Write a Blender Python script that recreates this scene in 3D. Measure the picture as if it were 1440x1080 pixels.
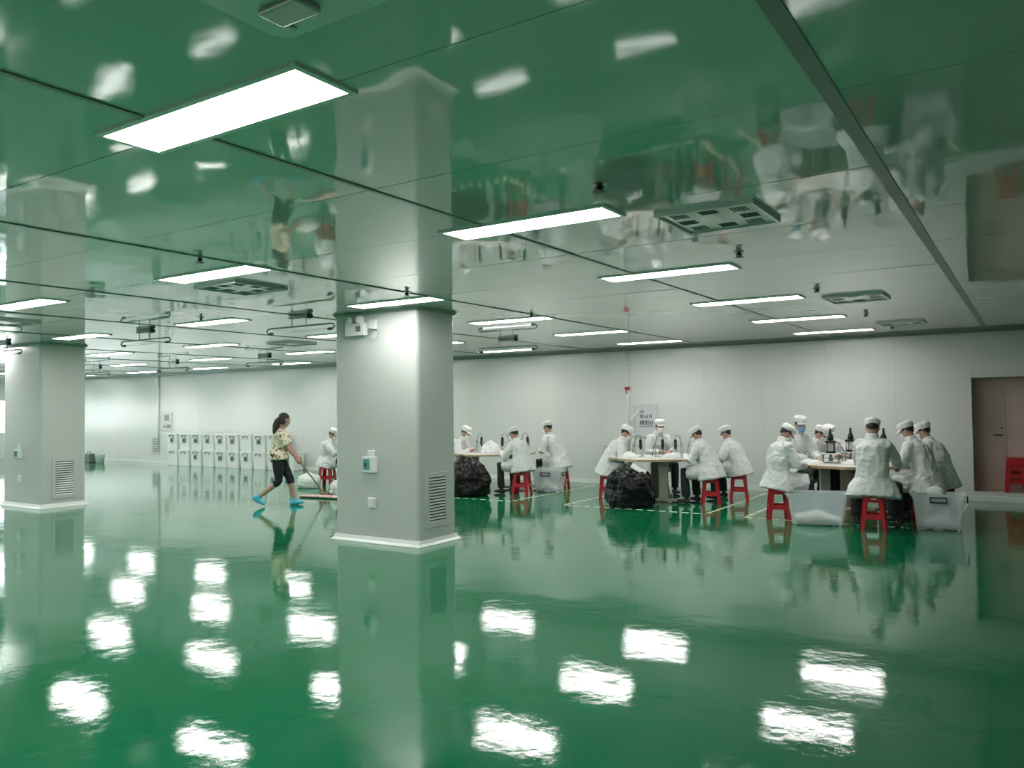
import bpy, bmesh, math, random
from mathutils import Vector, Matrix, noise
random.seed(7)
for o in list(bpy.data.objects): bpy.data.objects.remove(o)
S = bpy.context.scene
COL = S.collection
PI = math.pi

# ---------------------------------------------------------------- camera, world, exposure
H_CAM, CEIL = 1.65, 2.88
YAW, PITCH, ROLL, FPX = 0.57735, 0.030056, -0.012006, 1123.98
fw = Vector((-math.sin(YAW)*math.cos(PITCH), math.cos(YAW)*math.cos(PITCH), math.sin(PITCH)))
rt = Vector((math.cos(YAW), math.sin(YAW), 0)); up = rt.cross(fw)
r2 = rt*math.cos(ROLL)+up*math.sin(ROLL); u2 = up*math.cos(ROLL)-rt*math.sin(ROLL)
cd = bpy.data.cameras.new('camera'); cam = bpy.data.objects.new('camera', cd); COL.objects.link(cam)
cam.matrix_world = Matrix(((r2.x,u2.x,-fw.x,0),(r2.y,u2.y,-fw.y,0),(r2.z,u2.z,-fw.z,H_CAM),(0,0,0,1)))
cd.sensor_fit = 'HORIZONTAL'; cd.sensor_width = 36; cd.lens = 36*FPX/1440; cd.clip_start = .05; cd.clip_end = 200
S.camera = cam
wd = bpy.data.worlds.new('world'); S.world = wd; wd.use_nodes = True
wd.node_tree.nodes['Background'].inputs[0].default_value = (.8,.88,1,1)
wd.node_tree.nodes['Background'].inputs[1].default_value = .6
S.view_settings.view_transform = 'Standard'; S.view_settings.look = 'None'
S.view_settings.gamma = 1; S.view_settings.use_curve_mapping = False
S.view_settings.exposure = 1.5
LIGHT = 9.0                      # panel light emission
try:
    S.cycles.max_bounces = 10; S.cycles.diffuse_bounces = 5; S.cycles.glossy_bounces = 6; S.cycles.transparent_max_bounces = 12
except Exception: pass

# ---------------------------------------------------------------- materials
MATS = {}
def mat(name, col, rough=.5, metal=0, spec=.5, alpha=1, emit=None, estr=0, var=.06, vscale=6, bump=0, bscale=40, trans=0, coat=0, ior=1.5):
    if name in MATS: return MATS[name]
    m = bpy.data.materials.new(name); m.use_nodes = True; nt = m.node_tree; b = nt.nodes['Principled BSDF']
    b.inputs['Roughness'].default_value = rough; b.inputs['Metallic'].default_value = metal
    b.inputs['Specular IOR Level'].default_value = spec; b.inputs['Alpha'].default_value = alpha
    b.inputs['Transmission Weight'].default_value = trans; b.inputs['IOR'].default_value = ior
    if coat: b.inputs['Coat Weight'].default_value = coat; b.inputs['Coat Roughness'].default_value = .03
    if emit:
        b.inputs['Emission Color'].default_value = (*emit,1); b.inputs['Emission Strength'].default_value = estr
    tc = nt.nodes.new('ShaderNodeTexCoord')
    if var > 0:
        n = nt.nodes.new('ShaderNodeTexNoise'); n.inputs['Scale'].default_value = vscale; n.inputs['Detail'].default_value = 4
        r = nt.nodes.new('ShaderNodeValToRGB')
        r.color_ramp.elements[0].position = .3; r.color_ramp.elements[1].position = .7
        r.color_ramp.elements[0].color = (*[c*(1-var) for c in col],1); r.color_ramp.elements[1].color = (*[min(1,c*(1+var)) for c in col],1)
        nt.links.new(tc.outputs['Object'], n.inputs['Vector']); nt.links.new(n.outputs['Fac'], r.inputs['Fac'])
        nt.links.new(r.outputs['Color'], b.inputs['Base Color'])
    else: b.inputs['Base Color'].default_value = (*col,1)
    if bump:
        n2 = nt.nodes.new('ShaderNodeTexNoise'); n2.inputs['Scale'].default_value = bscale; n2.inputs['Detail'].default_value = 5
        bp = nt.nodes.new('ShaderNodeBump'); bp.inputs['Strength'].default_value = bump; bp.inputs['Distance'].default_value = .01
        nt.links.new(tc.outputs['Object'], n2.inputs['Vector']); nt.links.new(n2.outputs['Fac'], bp.inputs['Height'])
        nt.links.new(bp.outputs['Normal'], b.inputs['Normal'])
    MATS[name] = m; return m

def floor_material():
    m = bpy.data.materials.new('green_epoxy'); m.use_nodes = True; nt = m.node_tree; b = nt.nodes['Principled BSDF']
    N = nt.nodes.new; L = nt.links.new
    tc = N('ShaderNodeTexCoord')
    n = N('ShaderNodeTexNoise'); n.inputs['Scale'].default_value = .8; n.inputs['Detail'].default_value = 6
    r = N('ShaderNodeValToRGB'); r.color_ramp.elements[0].position = .35; r.color_ramp.elements[1].position = .7
    r.color_ramp.elements[0].color = (.004,.165,.066,1); r.color_ramp.elements[1].color = (.006,.185,.076,1)
    L(tc.outputs['Object'], n.inputs['Vector']); L(n.outputs['Fac'], r.inputs['Fac']); L(r.outputs['Color'], b.inputs['Base Color'])
    b.inputs['Roughness'].default_value = .02; b.inputs['Specular IOR Level'].default_value = .5; b.inputs['IOR'].default_value = 1.55
    b.inputs['Coat Weight'].default_value = .12; b.inputs['Coat Roughness'].default_value = .02
    # broad trowel waves and fine orange peel of the poured coating
    w1 = N('ShaderNodeTexNoise'); w1.inputs['Scale'].default_value = 1.3; w1.inputs['Detail'].default_value = 2
    w2 = N('ShaderNodeTexNoise'); w2.inputs['Scale'].default_value = 130; w2.inputs['Detail'].default_value = 2
    w3 = N('ShaderNodeTexNoise'); w3.inputs['Scale'].default_value = 9; w3.inputs['Detail'].default_value = 2
    for w in (w1,w2,w3): L(tc.outputs['Object'], w.inputs['Vector'])
    b1 = N('ShaderNodeBump'); b1.inputs['Strength'].default_value = 1; b1.inputs['Distance'].default_value = .005
    b2 = N('ShaderNodeBump'); b2.inputs['Strength'].default_value = 1; b2.inputs['Distance'].default_value = .00013
    b3 = N('ShaderNodeBump'); b3.inputs['Strength'].default_value = 1; b3.inputs['Distance'].default_value = .0008
    L(w1.outputs['Fac'], b1.inputs['Height']); L(w2.outputs['Fac'], b2.inputs['Height']); L(w3.outputs['Fac'], b3.inputs['Height'])
    L(b1.outputs['Normal'], b3.inputs['Normal']); L(b3.outputs['Normal'], b2.inputs['Normal']); L(b2.outputs['Normal'], b.inputs['Normal'])
    L(b2.outputs['Normal'], b.inputs['Coat Normal'])
    return m
def ceiling_material():
    m = bpy.data.materials.new('gloss_ceiling_panel'); m.use_nodes = True; nt = m.node_tree; b = nt.nodes['Principled BSDF']
    N = nt.nodes.new; L = nt.links.new
    tc = N('ShaderNodeTexCoord')
    b.inputs['Base Color'].default_value = (.78,.72,.75,1); b.inputs['Roughness'].default_value = .05
    b.inputs['IOR'].default_value = 1.6
    b.inputs['Coat Weight'].default_value = .6; b.inputs['Coat Roughness'].default_value = .02
    w1 = N('ShaderNodeTexNoise'); w1.inputs['Scale'].default_value = 1.6; w1.inputs['Detail'].default_value = 1
    L(tc.outputs['Object'], w1.inputs['Vector'])
    b1 = N('ShaderNodeBump'); b1.inputs['Strength'].default_value = 1; b1.inputs['Distance'].default_value = .004
    L(w1.outputs['Fac'], b1.inputs['Height']); L(b1.outputs['Normal'], b.inputs['Normal']); L(b1.outputs['Normal'], b.inputs['Coat Normal'])
    return m
M_FLOOR = floor_material(); M_CEIL = ceiling_material()
M_WALL = mat('wall_panel_paint', (.70,.715,.69), .22, var=.015, vscale=1.5, bump=.05, bscale=2)
M_COLM = mat('column_panel_paint', (.56,.58,.558), .25, var=.01, bump=.05, bscale=2)
M_TRIM = mat('grey_trim', (.16,.22,.19), .35, metal=.3, var=.03)
M_CROWN = mat('crown_paint', (.34,.40,.36), .3, var=.03)
M_STRIP = mat('joint_strip_paint', (.22,.27,.24), .3, var=.03)
M_SEAM = mat('seam_dark', (.10,.12,.11), .6, var=0)
M_BASE = mat('white_skirting', (.82,.84,.82), .3, var=.02)
M_ALU = mat('aluminium', (.62,.64,.63), .3, metal=.7, var=.03)
M_LFRAME = mat('light_frame', (.85,.86,.85), .25, metal=0, var=.02)
M_DIFF = mat('light_diffuser', (.9,.9,.9), .5, emit=(1,.985,.96), estr=LIGHT, var=0)
M_DARK = mat('black_plastic', (.012,.013,.014), .4, var=.1)
M_CHROME = mat('chrome_rod', (.30,.31,.31), .25, metal=.9, var=.02)
M_RED = mat('red_plastic', (.55,.018,.025), .32, var=.08, vscale=5)
M_WHITEPL = mat('white_plastic', (.78,.80,.79), .35, var=.02)
M_DOOR = mat('brown_grey_door', (.62,.47,.42), .35, var=.08, vscale=2)
M_STEEL = mat('steel', (.45,.45,.44), .3, metal=.9, var=.03)
M_TABLE = mat('table_top_white', (.72,.70,.66), .4, var=.03)
M_TEDGE = mat('table_edge_wood', (.48,.36,.22), .5, var=.12, vscale=12)
M_TLEG = mat('table_leg_paint', (.42,.40,.35), .4, var=.05)
M_COAT = mat('white_coat_cloth', (.73,.745,.73), .85, var=.06, vscale=7, bump=.7, bscale=16)
M_CAP = mat('white_cap_cloth', (.80,.80,.78), .85, var=.05, vscale=14, bump=.4, bscale=40)
M_SKIN = mat('skin', (.50,.30,.22), .5, var=.08, vscale=12)
M_HAIR = mat('black_hair', (.014,.012,.012), .45, var=.2, vscale=30, bump=.3, bscale=90)
M_TROUS = mat('dark_trousers', (.022,.024,.032), .8, var=.2, vscale=9, bump=.4, bscale=30)
M_SHOE = mat('dark_shoe', (.05,.05,.055), .5, var=.15)
M_MBLUE = mat('mask_blue', (.20,.42,.68), .8, var=.05, vscale=20)
M_MTEAL = mat('mask_teal', (.28,.55,.52), .8, var=.05, vscale=20)
M_MWHITE = mat('mask_white', (.78,.80,.80), .8, var=.05, vscale=20)
M_EYE = mat('eye_dark', (.02,.015,.012), .2, var=0)
M_BAGB = mat('black_bag_film', (.003,.003,.0035), .30, spec=.3, var=.15, bump=.15, bscale=12)
M_BAGW = mat('white_bag_film', (.72,.74,.72), .45, var=.05, bump=.5, bscale=24)
M_BIN = mat('clear_bin_plastic', (.84,.91,.94), .25, alpha=.32, var=.03)
M_CLEAR = mat('clear_acrylic', (.85,.9,.9), .1, alpha=.25, var=0)
M_FAB = mat('white_mask_fabric', (.82,.83,.81), .9, var=.05, vscale=14, bump=.5, bscale=30)
M_PAPER = mat('paper', (.80,.80,.78), .7, var=.02)
M_TAPE = mat('floor_tape_cream', (.85,.80,.60), .5, var=.10, vscale=14)
M_INK = mat('ink_black', (.03,.03,.03), .6, var=0)
M_LCD = mat('lcd_teal', (.12,.36,.36), .2, var=.08)
M_WOOD = mat('mop_handle_wood', (.42,.28,.14), .5, var=.15, vscale=20)
M_PINK = mat('mop_cloth_pink', (.72,.52,.48), .9, var=.2, vscale=25, bump=.8, bscale=60)
M_SCOVER = mat('blue_shoe_cover', (.08,.52,.70), .45, var=.1, vscale=20, bump=.5, bscale=40)
M_CAPRI = mat('black_leggings', (.010,.010,.012), .7, var=.2)
M_GLASSB = mat('window_daylight', (.8,.85,.9), .2, emit=(.9,.95,1), estr=2.2, var=0)
M_SCREEN = mat('grey_screen', (.16,.19,.18), .3, var=.1)
M_CARD = mat('brown_carton', (.33,.24,.15), .8, var=.1)

def shirt_material():
    m = bpy.data.materials.new('floral_shirt'); m.use_nodes = True; nt = m.node_tree; b = nt.nodes['Principled BSDF']
    tc = nt.nodes.new('ShaderNodeTexCoord'); n = nt.nodes.new('ShaderNodeTexNoise'); n.inputs['Scale'].default_value = 19; n.inputs['Detail'].default_value = 2.5
    r = nt.nodes.new('ShaderNodeValToRGB'); e = r.color_ramp.elements
    e[0].position = 0; e[0].color = (.88,.80,.64,1); e[1].position = .55; e[1].color = (.86,.76,.58,1)
    x = e.new(.60); x.color = (.34,.20,.10,1); y = e.new(.66); y.color = (.06,.045,.04,1)
    nt.links.new(tc.outputs['Object'], n.inputs['Vector']); nt.links.new(n.outputs['Fac'], r.inputs['Fac']); nt.links.new(r.outputs['Color'], b.inputs['Base Color'])
    b.inputs['Roughness'].default_value = .85
    return m
M_SHIRT = shirt_material()

# ---------------------------------------------------------------- mesh helpers
class MB:
    def __init__(s): s.bm = bmesh.new()
    def box(s, x0,x1,y0,y1,z0,z1, bevel=0):
        v = [s.bm.verts.new(c) for c in ((x0,y0,z0),(x1,y0,z0),(x1,y1,z0),(x0,y1,z0),(x0,y0,z1),(x1,y0,z1),(x1,y1,z1),(x0,y1,z1))]
        F = [s.bm.faces.new([v[i] for i in q]) for q in ((3,2,1,0),(4,5,6,7),(0,1,5,4),(1,2,6,5),(2,3,7,6),(3,0,4,7))]
        if bevel:
            E = list({e for f in F for e in f.edges}); bmesh.ops.bevel(s.bm, geom=E, offset=bevel, segments=2, profile=.5, affect='EDGES')
        return s
    def hexa(s, lo, hi):            # lo, hi: 4 corners each (ccw seen from above)
        v = [s.bm.verts.new(c) for c in list(lo)+list(hi)]
        for q in ((3,2,1,0),(4,5,6,7),(0,1,5,4),(1,2,6,5),(2,3,7,6),(3,0,4,7)): s.bm.faces.new([v[i] for i in q])
        return s
    def prism(s, poly, z0, z1):
        a = [s.bm.verts.new((x,y,z0)) for x,y in poly]; b = [s.bm.verts.new((x,y,z1)) for x,y in poly]; n = len(poly)
        s.bm.faces.new(a[::-1]); s.bm.faces.new(b)
        for i in range(n): s.bm.faces.new((a[i],a[(i+1)%n],b[(i+1)%n],b[i]))
        return s
    def rings(s, R, cap=True):      # R: list of equal-length point lists
        V = [[s.bm.verts.new(p) for p in r] for r in R]; n = len(V[0])
        for a,b in zip(V,V[1:]):
            for i in range(n): s.bm.faces.new((a[i],a[(i+1)%n],b[(i+1)%n],b[i]))
        if cap: s.bm.faces.new(V[0][::-1]); s.bm.faces.new(V[-1])
        return s
    def lathe(s, prof, c=(0,0,0), n=14):
        c = Vector(c)
        return s.rings([[c+Vector((r*math.cos(2*PI*i/n), r*math.sin(2*PI*i/n), z)) for i in range(n)] for r,z in prof])
    def tube(s, pts, rad, lat=None, n=10):   # rad: number, or list of numbers / (ru,rv)
        pts = [Vector(p) for p in pts]; R = []
        prev = None
        for i,p in enumerate(pts):
            t = (pts[min(i+1,len(pts)-1)]-pts[max(i-1,0)])
            if t.length < 1e-9: t = Vector((0,0,1))
            t.normalize()
            if lat is not None: u = Vector(lat)
            elif prev is not None: u = prev
            else: u = Vector((0,0,1)) if abs(t.z) < .9 else Vector((1,0,0))
            u = u - t*u.dot(t)
            if u.length < 1e-6: u = t.orthogonal()
            u.normalize(); prev = u; v = t.cross(u)
            r = rad[i] if isinstance(rad,(list,tuple)) else rad
            ru,rv = r if isinstance(r,(list,tuple)) else (r,r)
            R.append([p+u*ru*math.cos(2*PI*k/n)+v*rv*math.sin(2*PI*k/n) for k in range(n)])
        return s.rings(R)
    def ball(s, c, r, n=10):
        rx,ry,rz = r if isinstance(r,(list,tuple)) else (r,r,r); c = Vector(c); m = max(5,n//2+1); R = []
        for j in range(1,m):
            a = -PI/2+PI*j/m
            R.append([c+Vector((rx*math.cos(a)*math.cos(2*PI*k/n), ry*math.cos(a)*math.sin(2*PI*k/n), rz*math.sin(a))) for k in range(n)])
        return s.rings(R)
    def obj(s, name, m, parent=None, smooth=False, loc=None):
        bmesh.ops.recalc_face_normals(s.bm, faces=s.bm.faces)
        me = bpy.data.meshes.new(name); s.bm.to_mesh(me); s.bm.free()
        me.materials.append(m)
        if smooth: me.shade_smooth()
        return link(name, me, parent, loc)
def link(name, me, parent=None, loc=None):
    o = bpy.data.objects.new(name, me); COL.objects.link(o)
    if parent is not None: o.parent = parent
    if loc is not None: o.location = loc
    return o
def tag(o, label, cat, group=None):
    o['label'] = label; o['category'] = cat
    if group: o['group'] = group
    return o
def thing(name, label, cat, loc=(0,0,0), rz=0, group=None):
    o = bpy.data.objects.new(name, None); COL.objects.link(o); o.empty_display_size = .1
    o.location = loc; o.rotation_euler = (0,0,rz)
    return tag(o, label, cat, group)
def struct(o, label=None):
    o['kind'] = 'structure'
    if label: o['label'] = label
    return o
def copy_tree(o, parent=None):
    c = o.copy(); COL.objects.link(c); c.parent = parent
    for ch in [x for x in bpy.data.objects if x.parent == o]: copy_tree(ch, c)
    return c
def dup(root, loc, rz, label, group=None):
    c = copy_tree(root); c.location = loc; c.rotation_euler = (0,0,rz); c['label'] = label
    if group: c['group'] = group
    return c
def remesh(mb, voxel, smooth=4, disp=None):
    bmesh.ops.recalc_face_normals(mb.bm, faces=mb.bm.faces)
    me = bpy.data.meshes.new('tmp'); mb.bm.to_mesh(me); mb.bm.free()
    o = bpy.data.objects.new('tmp', me); COL.objects.link(o)
    md = o.modifiers.new('r','REMESH'); md.mode = 'VOXEL'; md.voxel_size = voxel
    if smooth: sm = o.modifiers.new('s','SMOOTH'); sm.factor = .5; sm.iterations = smooth
    dg = bpy.context.evaluated_depsgraph_get(); dg.update()
    res = bpy.data.meshes.new_from_object(o.evaluated_get(dg)); bpy.data.objects.remove(o)
    if disp:
        nn = [v.normal.copy() for v in res.vertices]
        for v,n in zip(res.vertices, nn): v.co += n*disp(v.co)
    res.materials.clear(); res.shade_smooth()
    return res

# ---------------------------------------------------------------- room shell
XJ = [-0.64+2.43*k for k in range(-13,3)]           # ceiling joints running away from the camera
YJ = [4.46+1.165*k for k in range(-8,10)]
WY, XL, XR, YB = 15.55, XJ[0], XJ[-1], YJ[0]
struct(MB().box(XL-.3,XR+.3,YB-.3,WY+1.2,-.2,0).obj('floor', M_FLOOR), 'glossy green epoxy floor mirroring the lights')
ceil = struct(MB().box(XL-.3,XR+.3,YB-.3,WY+1.2,CEIL+.06,CEIL+.2).obj('ceiling', M_SEAM), 'glossy ceiling of long white sandwich panels')
def panel_mesh(w, d):
    mb = MB().box(-w/2,w/2,-d/2,d/2,0,.05); bmesh.ops.recalc_face_normals(mb.bm, faces=mb.bm.faces)
    me = bpy.data.meshes.new('ceiling_panel'); mb.bm.to_mesh(me); mb.bm.free(); me.materials.append(M_CEIL); return me
pm = panel_mesh(2.43-.006, 1.165-.006); ylast = WY-YJ[-1]; pm2 = panel_mesh(2.43-.006, ylast-.006)
for x in XJ[:-1]:
    for k,y in enumerate(YJ):
        last = k == len(YJ)-1
        o = link('ceiling_panel', pm2 if last else pm, ceil, (x+1.215, y+(ylast if last else 1.165)/2, CEIL))
        o.rotation_euler = (random.gauss(0,.0007), random.gauss(0,.0007), 0)
for i,x in enumerate(XJ[1:-1]):
    w = .032 if abs(x+.64) < .01 else .014
    MB().box(x-w,x+w,YB,WY-.02,CEIL-.007,CEIL+.01).obj('joint_strip', M_STRIP, ceil)

DX0, DX1, DZ0, DZ1, DDEP = -0.87, .50, .15, 2.07, .37
wb = struct(MB().box(XL-.2,DX0-.08,WY+.06,WY+.16,0,CEIL+.05).obj('wall_back', M_SEAM), 'long pale grey back wall of sandwich panels')
def wpan(x0,x1,z0,z1): MB().box(x0+.001,x1-.001,WY,WY+.055,z0,z1).obj('wall_panel', M_WALL, wb)
xs = [DX0-1.165*k for k in range(0,28)]
for a,b in zip(xs[1:],xs[:-1]):
    if a > XL: wpan(a,b,0,CEIL)
    elif b > XL: wpan(XL,b,0,CEIL)
wpan(DX0,DX1,DZ1,CEIL); wpan(DX1,DX1+1.165,0,CEIL); wpan(DX1+1.165,DX1+2.33,0,CEIL); wpan(DX1+2.33,XR,0,CEIL); wpan(DX0,DX1,0,DZ0)
# door recess
MB().box(DX0-.07,DX0,WY+.056,WY+DDEP+.06,0,DZ1+.07).obj('door_jamb', M_DOOR, wb)
MB().box(DX1,DX1+.07,WY+.056,WY+DDEP+.06,0,DZ1+.07).obj('door_jamb', M_DOOR, wb)
MB().box(DX0,DX1,WY+.056,WY+DDEP+.06,DZ1,DZ1+.07).obj('door_head', M_DOOR, wb)
MB().box(DX0,DX1,WY+.056,WY+DDEP+.06,0,DZ0).obj('door_step', M_WALL, wb)
dr = struct(MB().box(DX0,-.425,WY+DDEP,WY+DDEP+.05,DZ0,DZ1).obj('door_1', M_DOOR), 'brown-grey steel door leaf with lever handle in a recess')
MB().lathe([(.027,0),(.027,.012),(.012,.014),(.012,.05)], n=12).obj('lock_rose', M_CHROME, dr)
h = dr.children[-1]; h.location = (-.47,WY+DDEP,1.22); h.rotation_euler = (PI/2,0,0)
MB().tube([(-.46,WY+DDEP-.0,1.09),(-.46,WY+DDEP-.05,1.09)],.012).tube([(-.45,WY+DDEP-.05,1.09),(-.52,WY+DDEP-.05,1.095),(-.59,WY+DDEP-.045,1.10)],[.012,.011,.008]).obj('door_handle', M_DARK, dr)
MB().box(-.495,-.435,WY+DDEP-.008,WY+DDEP,1.02,1.27).obj('handle_plate', M_DOOR, dr)
dr2 = struct(MB().box(-.42,DX1,WY+DDEP,WY+DDEP+.05,DZ0,DZ1).obj('door_2', M_DOOR), 'plain brown-grey second door leaf behind stacked red stools')
MB().box(-.44,-.40,WY+DDEP-.012,WY+DDEP,DZ0,DZ1).obj('door_stop', M_DOOR, dr2)
struct(MB().box(XL,DX0,WY-.014,WY,0,.085).box(DX0,XR,WY-.014,WY,0,.085).obj('baseboard_back', M_BASE))
struct(MB().box(XL,XR,WY-.045,WY,CEIL-.05,CEIL).obj('trim_1', M_TRIM), 'dark cove trim along top of back wall')
wr = struct(MB().box(XR,XR+.1,YB-.1,WY+.1,0,CEIL).obj('wall_right', M_WALL))
wf = struct(MB().box(XL-.1,XR+.1,YB-.1,YB,0,CEIL).obj('wall_front', M_WALL))
# left end wall with daylight windows
wl = struct(MB().box(XL-.1,XL,YB,WY,0,.9).box(XL-.1,XL,YB,WY,2.2,CEIL).obj('wall_left', M_WALL), 'far left end wall with a band of windows')
k = 0; y = WY
while y-1.9 > 0:
    MB().box(XL-.1,XL,y-.25,y,.9,2.2).obj('window_pier', M_WALL, wl)
    k += 1
    w = struct(MB().box(XL-.08,XL-.02,y-1.9,y-1.84,.9,2.2).box(XL-.08,XL-.02,y-.31,y-.25,.9,2.2).box(XL-.08,XL-.02,y-1.84,y-.31,.9,.96).box(XL-.08,XL-.02,y-1.84,y-.31,2.14,2.2).box(XL-.08,XL-.02,y-1.1,y-1.05,.96,2.14).obj('window_%d'%k, M_ALU))
    MB().box(XL-.06,XL-.05,y-1.84,y-1.1,.96,2.14).obj('pane', M_GLASSB, w); MB().box(XL-.06,XL-.05,y-1.05,y-.31,.96,2.14).obj('pane', M_GLASSB, w)
    y -= 1.9
MB().box(XL-.1,XL,YB,y,.9,2.2).obj('window_pier', M_WALL, wl)

# ---------------------------------------------------------------- columns
def vent(parent, origin, ux, w, h, nsl, name='vent_grille'):
    # louvred grille on a vertical face; ux: horizontal unit vector along face, nrm: outward
    ux = Vector(ux); nrm = ux.cross(Vector((0,0,1))); o = Vector(origin)
    def B(mb,a0,a1,z0,z1,d0,d1):
        lo = [o+ux*a+nrm*d+Vector((0,0,z0)) for a,d in ((a0,d0),(a1,d0),(a1,d1),(a0,d1))]
        hi = [p+Vector((0,0,z1-z0)) for p in lo]; mb.hexa(lo,hi); return mb
    g = link(name, None, None)
    f = MB(); fr = .055
    B(f,0,w,0,fr,0,.018); B(f,0,w,h-fr,h,0,.018); B(f,0,fr,fr,h-fr,0,.018); B(f,w-fr,w,fr,h-fr,0,.018)
    f.obj('grille_frame', M_COLM, g); B(MB(),fr,w-fr,fr,h-fr,.001,.003).obj('grille_back', M_SEAM, g)
    st = (h-2*fr)/nsl
    for i in range(nsl):
        z = fr+i*st; mb = MB()
        a,b = fr,w-fr
        lo = [o+ux*a+nrm*.016+Vector((0,0,z)), o+ux*b+nrm*.016+Vector((0,0,z)), o+ux*b+nrm*.020+Vector((0,0,z+.004)), o+ux*a+nrm*.020+Vector((0,0,z+.004))]
        hi = [p+Vector((0,0,st*.5))-nrm*.013 for p in lo]
        mb.hexa(lo,hi).obj('slat', M_COLM, g)
    return g
def column(label, x0,x1,y0,y1):
    c = MB().box(x0+.03,x1-.03,y0+.03,y1-.03,0,CEIL+.02).obj('column', M_SEAM); tag(c, label, 'column')
    r = .05
    MB().box(x0+r,x1-r,y0,y0+.028,.07,CEIL-.02).obj('cladding_panel', M_COLM, c); MB().box(x0+r,x1-r,y1-.028,y1,.07,CEIL-.02).obj('cladding_panel', M_COLM, c)
    MB().box(x1-.028,x1,y0+r,y1-r,.07,CEIL-.02).obj('cladding_panel', M_COLM, c); MB().box(x0,x0+.028,y0+r,y1-r,.07,CEIL-.02).obj('cladding_panel', M_COLM, c)
    for cx,cy,a0 in ((x0+r,y0+r,PI),(x1-r,y0+r,1.5*PI),(x1-r,y1-r,0),(x0+r,y1-r,.5*PI)):
        pts = [(cx+(r-.001)*math.cos(a0+PI/2*i/6), cy+(r-.001)*math.sin(a0+PI/2*i/6)) for i in range(7)]
        pts += [(cx+(r-.02)*math.cos(a0+PI/2*i/6), cy+(r-.02)*math.sin(a0+PI/2*i/6)) for i in range(6,-1,-1)]
        MB().prism(pts,.07,CEIL-.02).obj('corner_trim', M_COLM, c, smooth=False)
    # flared skirting and dark crown
    def ring(d,z): return [(x0-d,y0-d,z),(x1+d,y0-d,z),(x1+d,y1+d,z),(x0-d,y1+d,z)]
    MB().rings([ring(.05,0),ring(.05,.008),ring(.018,.035),ring(.006,.075),ring(-.025,.075)]).obj('skirting', M_BASE, c)
    MB().rings([ring(-.025,CEIL-.035),ring(.004,CEIL-.035),ring(.014,CEIL-.012),ring(.035,CEIL-.004),ring(-.025,CEIL-.004)]).obj('crown_trim', M_CROWN, c)
    return c
column('large clad square column in the middle foreground', -7.55,-6.17,7.40,8.14)
column('clad square column at the left edge of the view', -15.72,-14.41,7.15,7.94)
g = vent(None, (-6.17,7.53,.21), (0,1,0), .43,.66,15); tag(g,'louvred vent grille on right face of the middle column','vent')
g = vent(None, (-14.41,7.34,.16), (0,1,0), .43,.70,15); tag(g,'louvred vent grille on right face of the left column','vent')
g = vent(None, (-24.24,WY,.26), (1,0,0), .40,.56,8); tag(g,'louvred vent grille low on far wall near stacked bins','vent')
g = vent(None, (-7.80,WY,.26), (1,0,0), .42,.56,9); tag(g,'louvred vent grille low on wall behind seated worker','vent')

def wall_device(label, x, y, z, w, hgt, hook=True):
    t = thing('hygrometer', label, 'meter', (x,y,z))
    MB().box(-w/2,w/2,-.045,0,0,hgt,.008).obj('casing', M_WHITEPL, t)
    MB().box(-w/2+.018,w/2*.15,-.048,-.044,hgt*.16,hgt*.84).obj('screen', M_LCD, t)
    MB().box(-w/2+.05,-w/2+.085,-.0495,-.048,hgt*.35,hgt*.6).obj('digits', M_INK, t)
    if hook: MB().box(-.03,.075,-.03,0,hgt,hgt+.075,.006).obj('bracket', M_WHITEPL, t)
    return t
wall_device('white wall meter with teal screen on middle column', -6.93,7.40,.87,.23,.20)
t = wall_device('small white wall meter on the left column', -15.13,7.15,.86,.26,.16)
def socket(label,x,y,z,s=.11):
    t = thing('wall_socket', label, 'socket', (x,y,z))
    MB().box(-s/2,s/2,-.03,0,0,s,.008).obj('box', M_WHITEPL, t); MB().box(-s*.38,s*.38,-.036,-.029,s*.12,s*.88,.003).obj('cover_plate', M_WHITEPL, t)
    return t
socket('white square wall socket low on middle column', -6.90,7.40,.43,.13); socket('white square wall socket low on left column', -15.08,7.15,.43,.13)
# emergency twin-head light near ceiling
t = thing('emergency_light', 'white twin-head emergency light high on middle column', 'emergency light', (-7.13,7.40,2.58))
MB().box(-.17,.16,-.07,0,0,.165,.01).obj('casing', M_WHITEPL, t)
MB().box(.02,.10,-.074,-.068,.05,.12).obj('label_plate', M_SCREEN, t)
for dx in (-.10,.06):
    l = MB().lathe([(.035,0),(.05,.02),(.055,.06),(.03,.065)], n=14).obj('lamp_head', M_WHITEPL, t, loc=(dx,-.02,.185)); l.rotation_euler = (1.25,0,-.5 if dx<0 else .5)
MB().tube([(-.14,-.04,.16),(-.12,-.05,.2),(-.06,-.05,.215),(0,-.05,.19),(.04,-.05,.22),(.1,-.04,.2),(.13,-.04,.165)],.006,n=6).obj('wire', M_ALU, t)
t2 = thing('wall_socket','white power socket with looped cord beside emergency light','socket',(-6.87,7.40,2.63))
MB().box(-.06,.06,-.03,0,.02,.14,.006).obj('box', M_WHITEPL, t2); MB().box(-.05,.0,-.06,-.03,.0,.03).obj('plug', M_SCREEN, t2)
MB().tube([(-.03,-.045,.01),(-.05,-.04,-.06),(.0,-.03,-.1),(.07,-.02,-.09),(.1,-.02,-.02),(.06,-.02,.03)],.004,n=6).obj('cord', M_ALU, t2)

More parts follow.
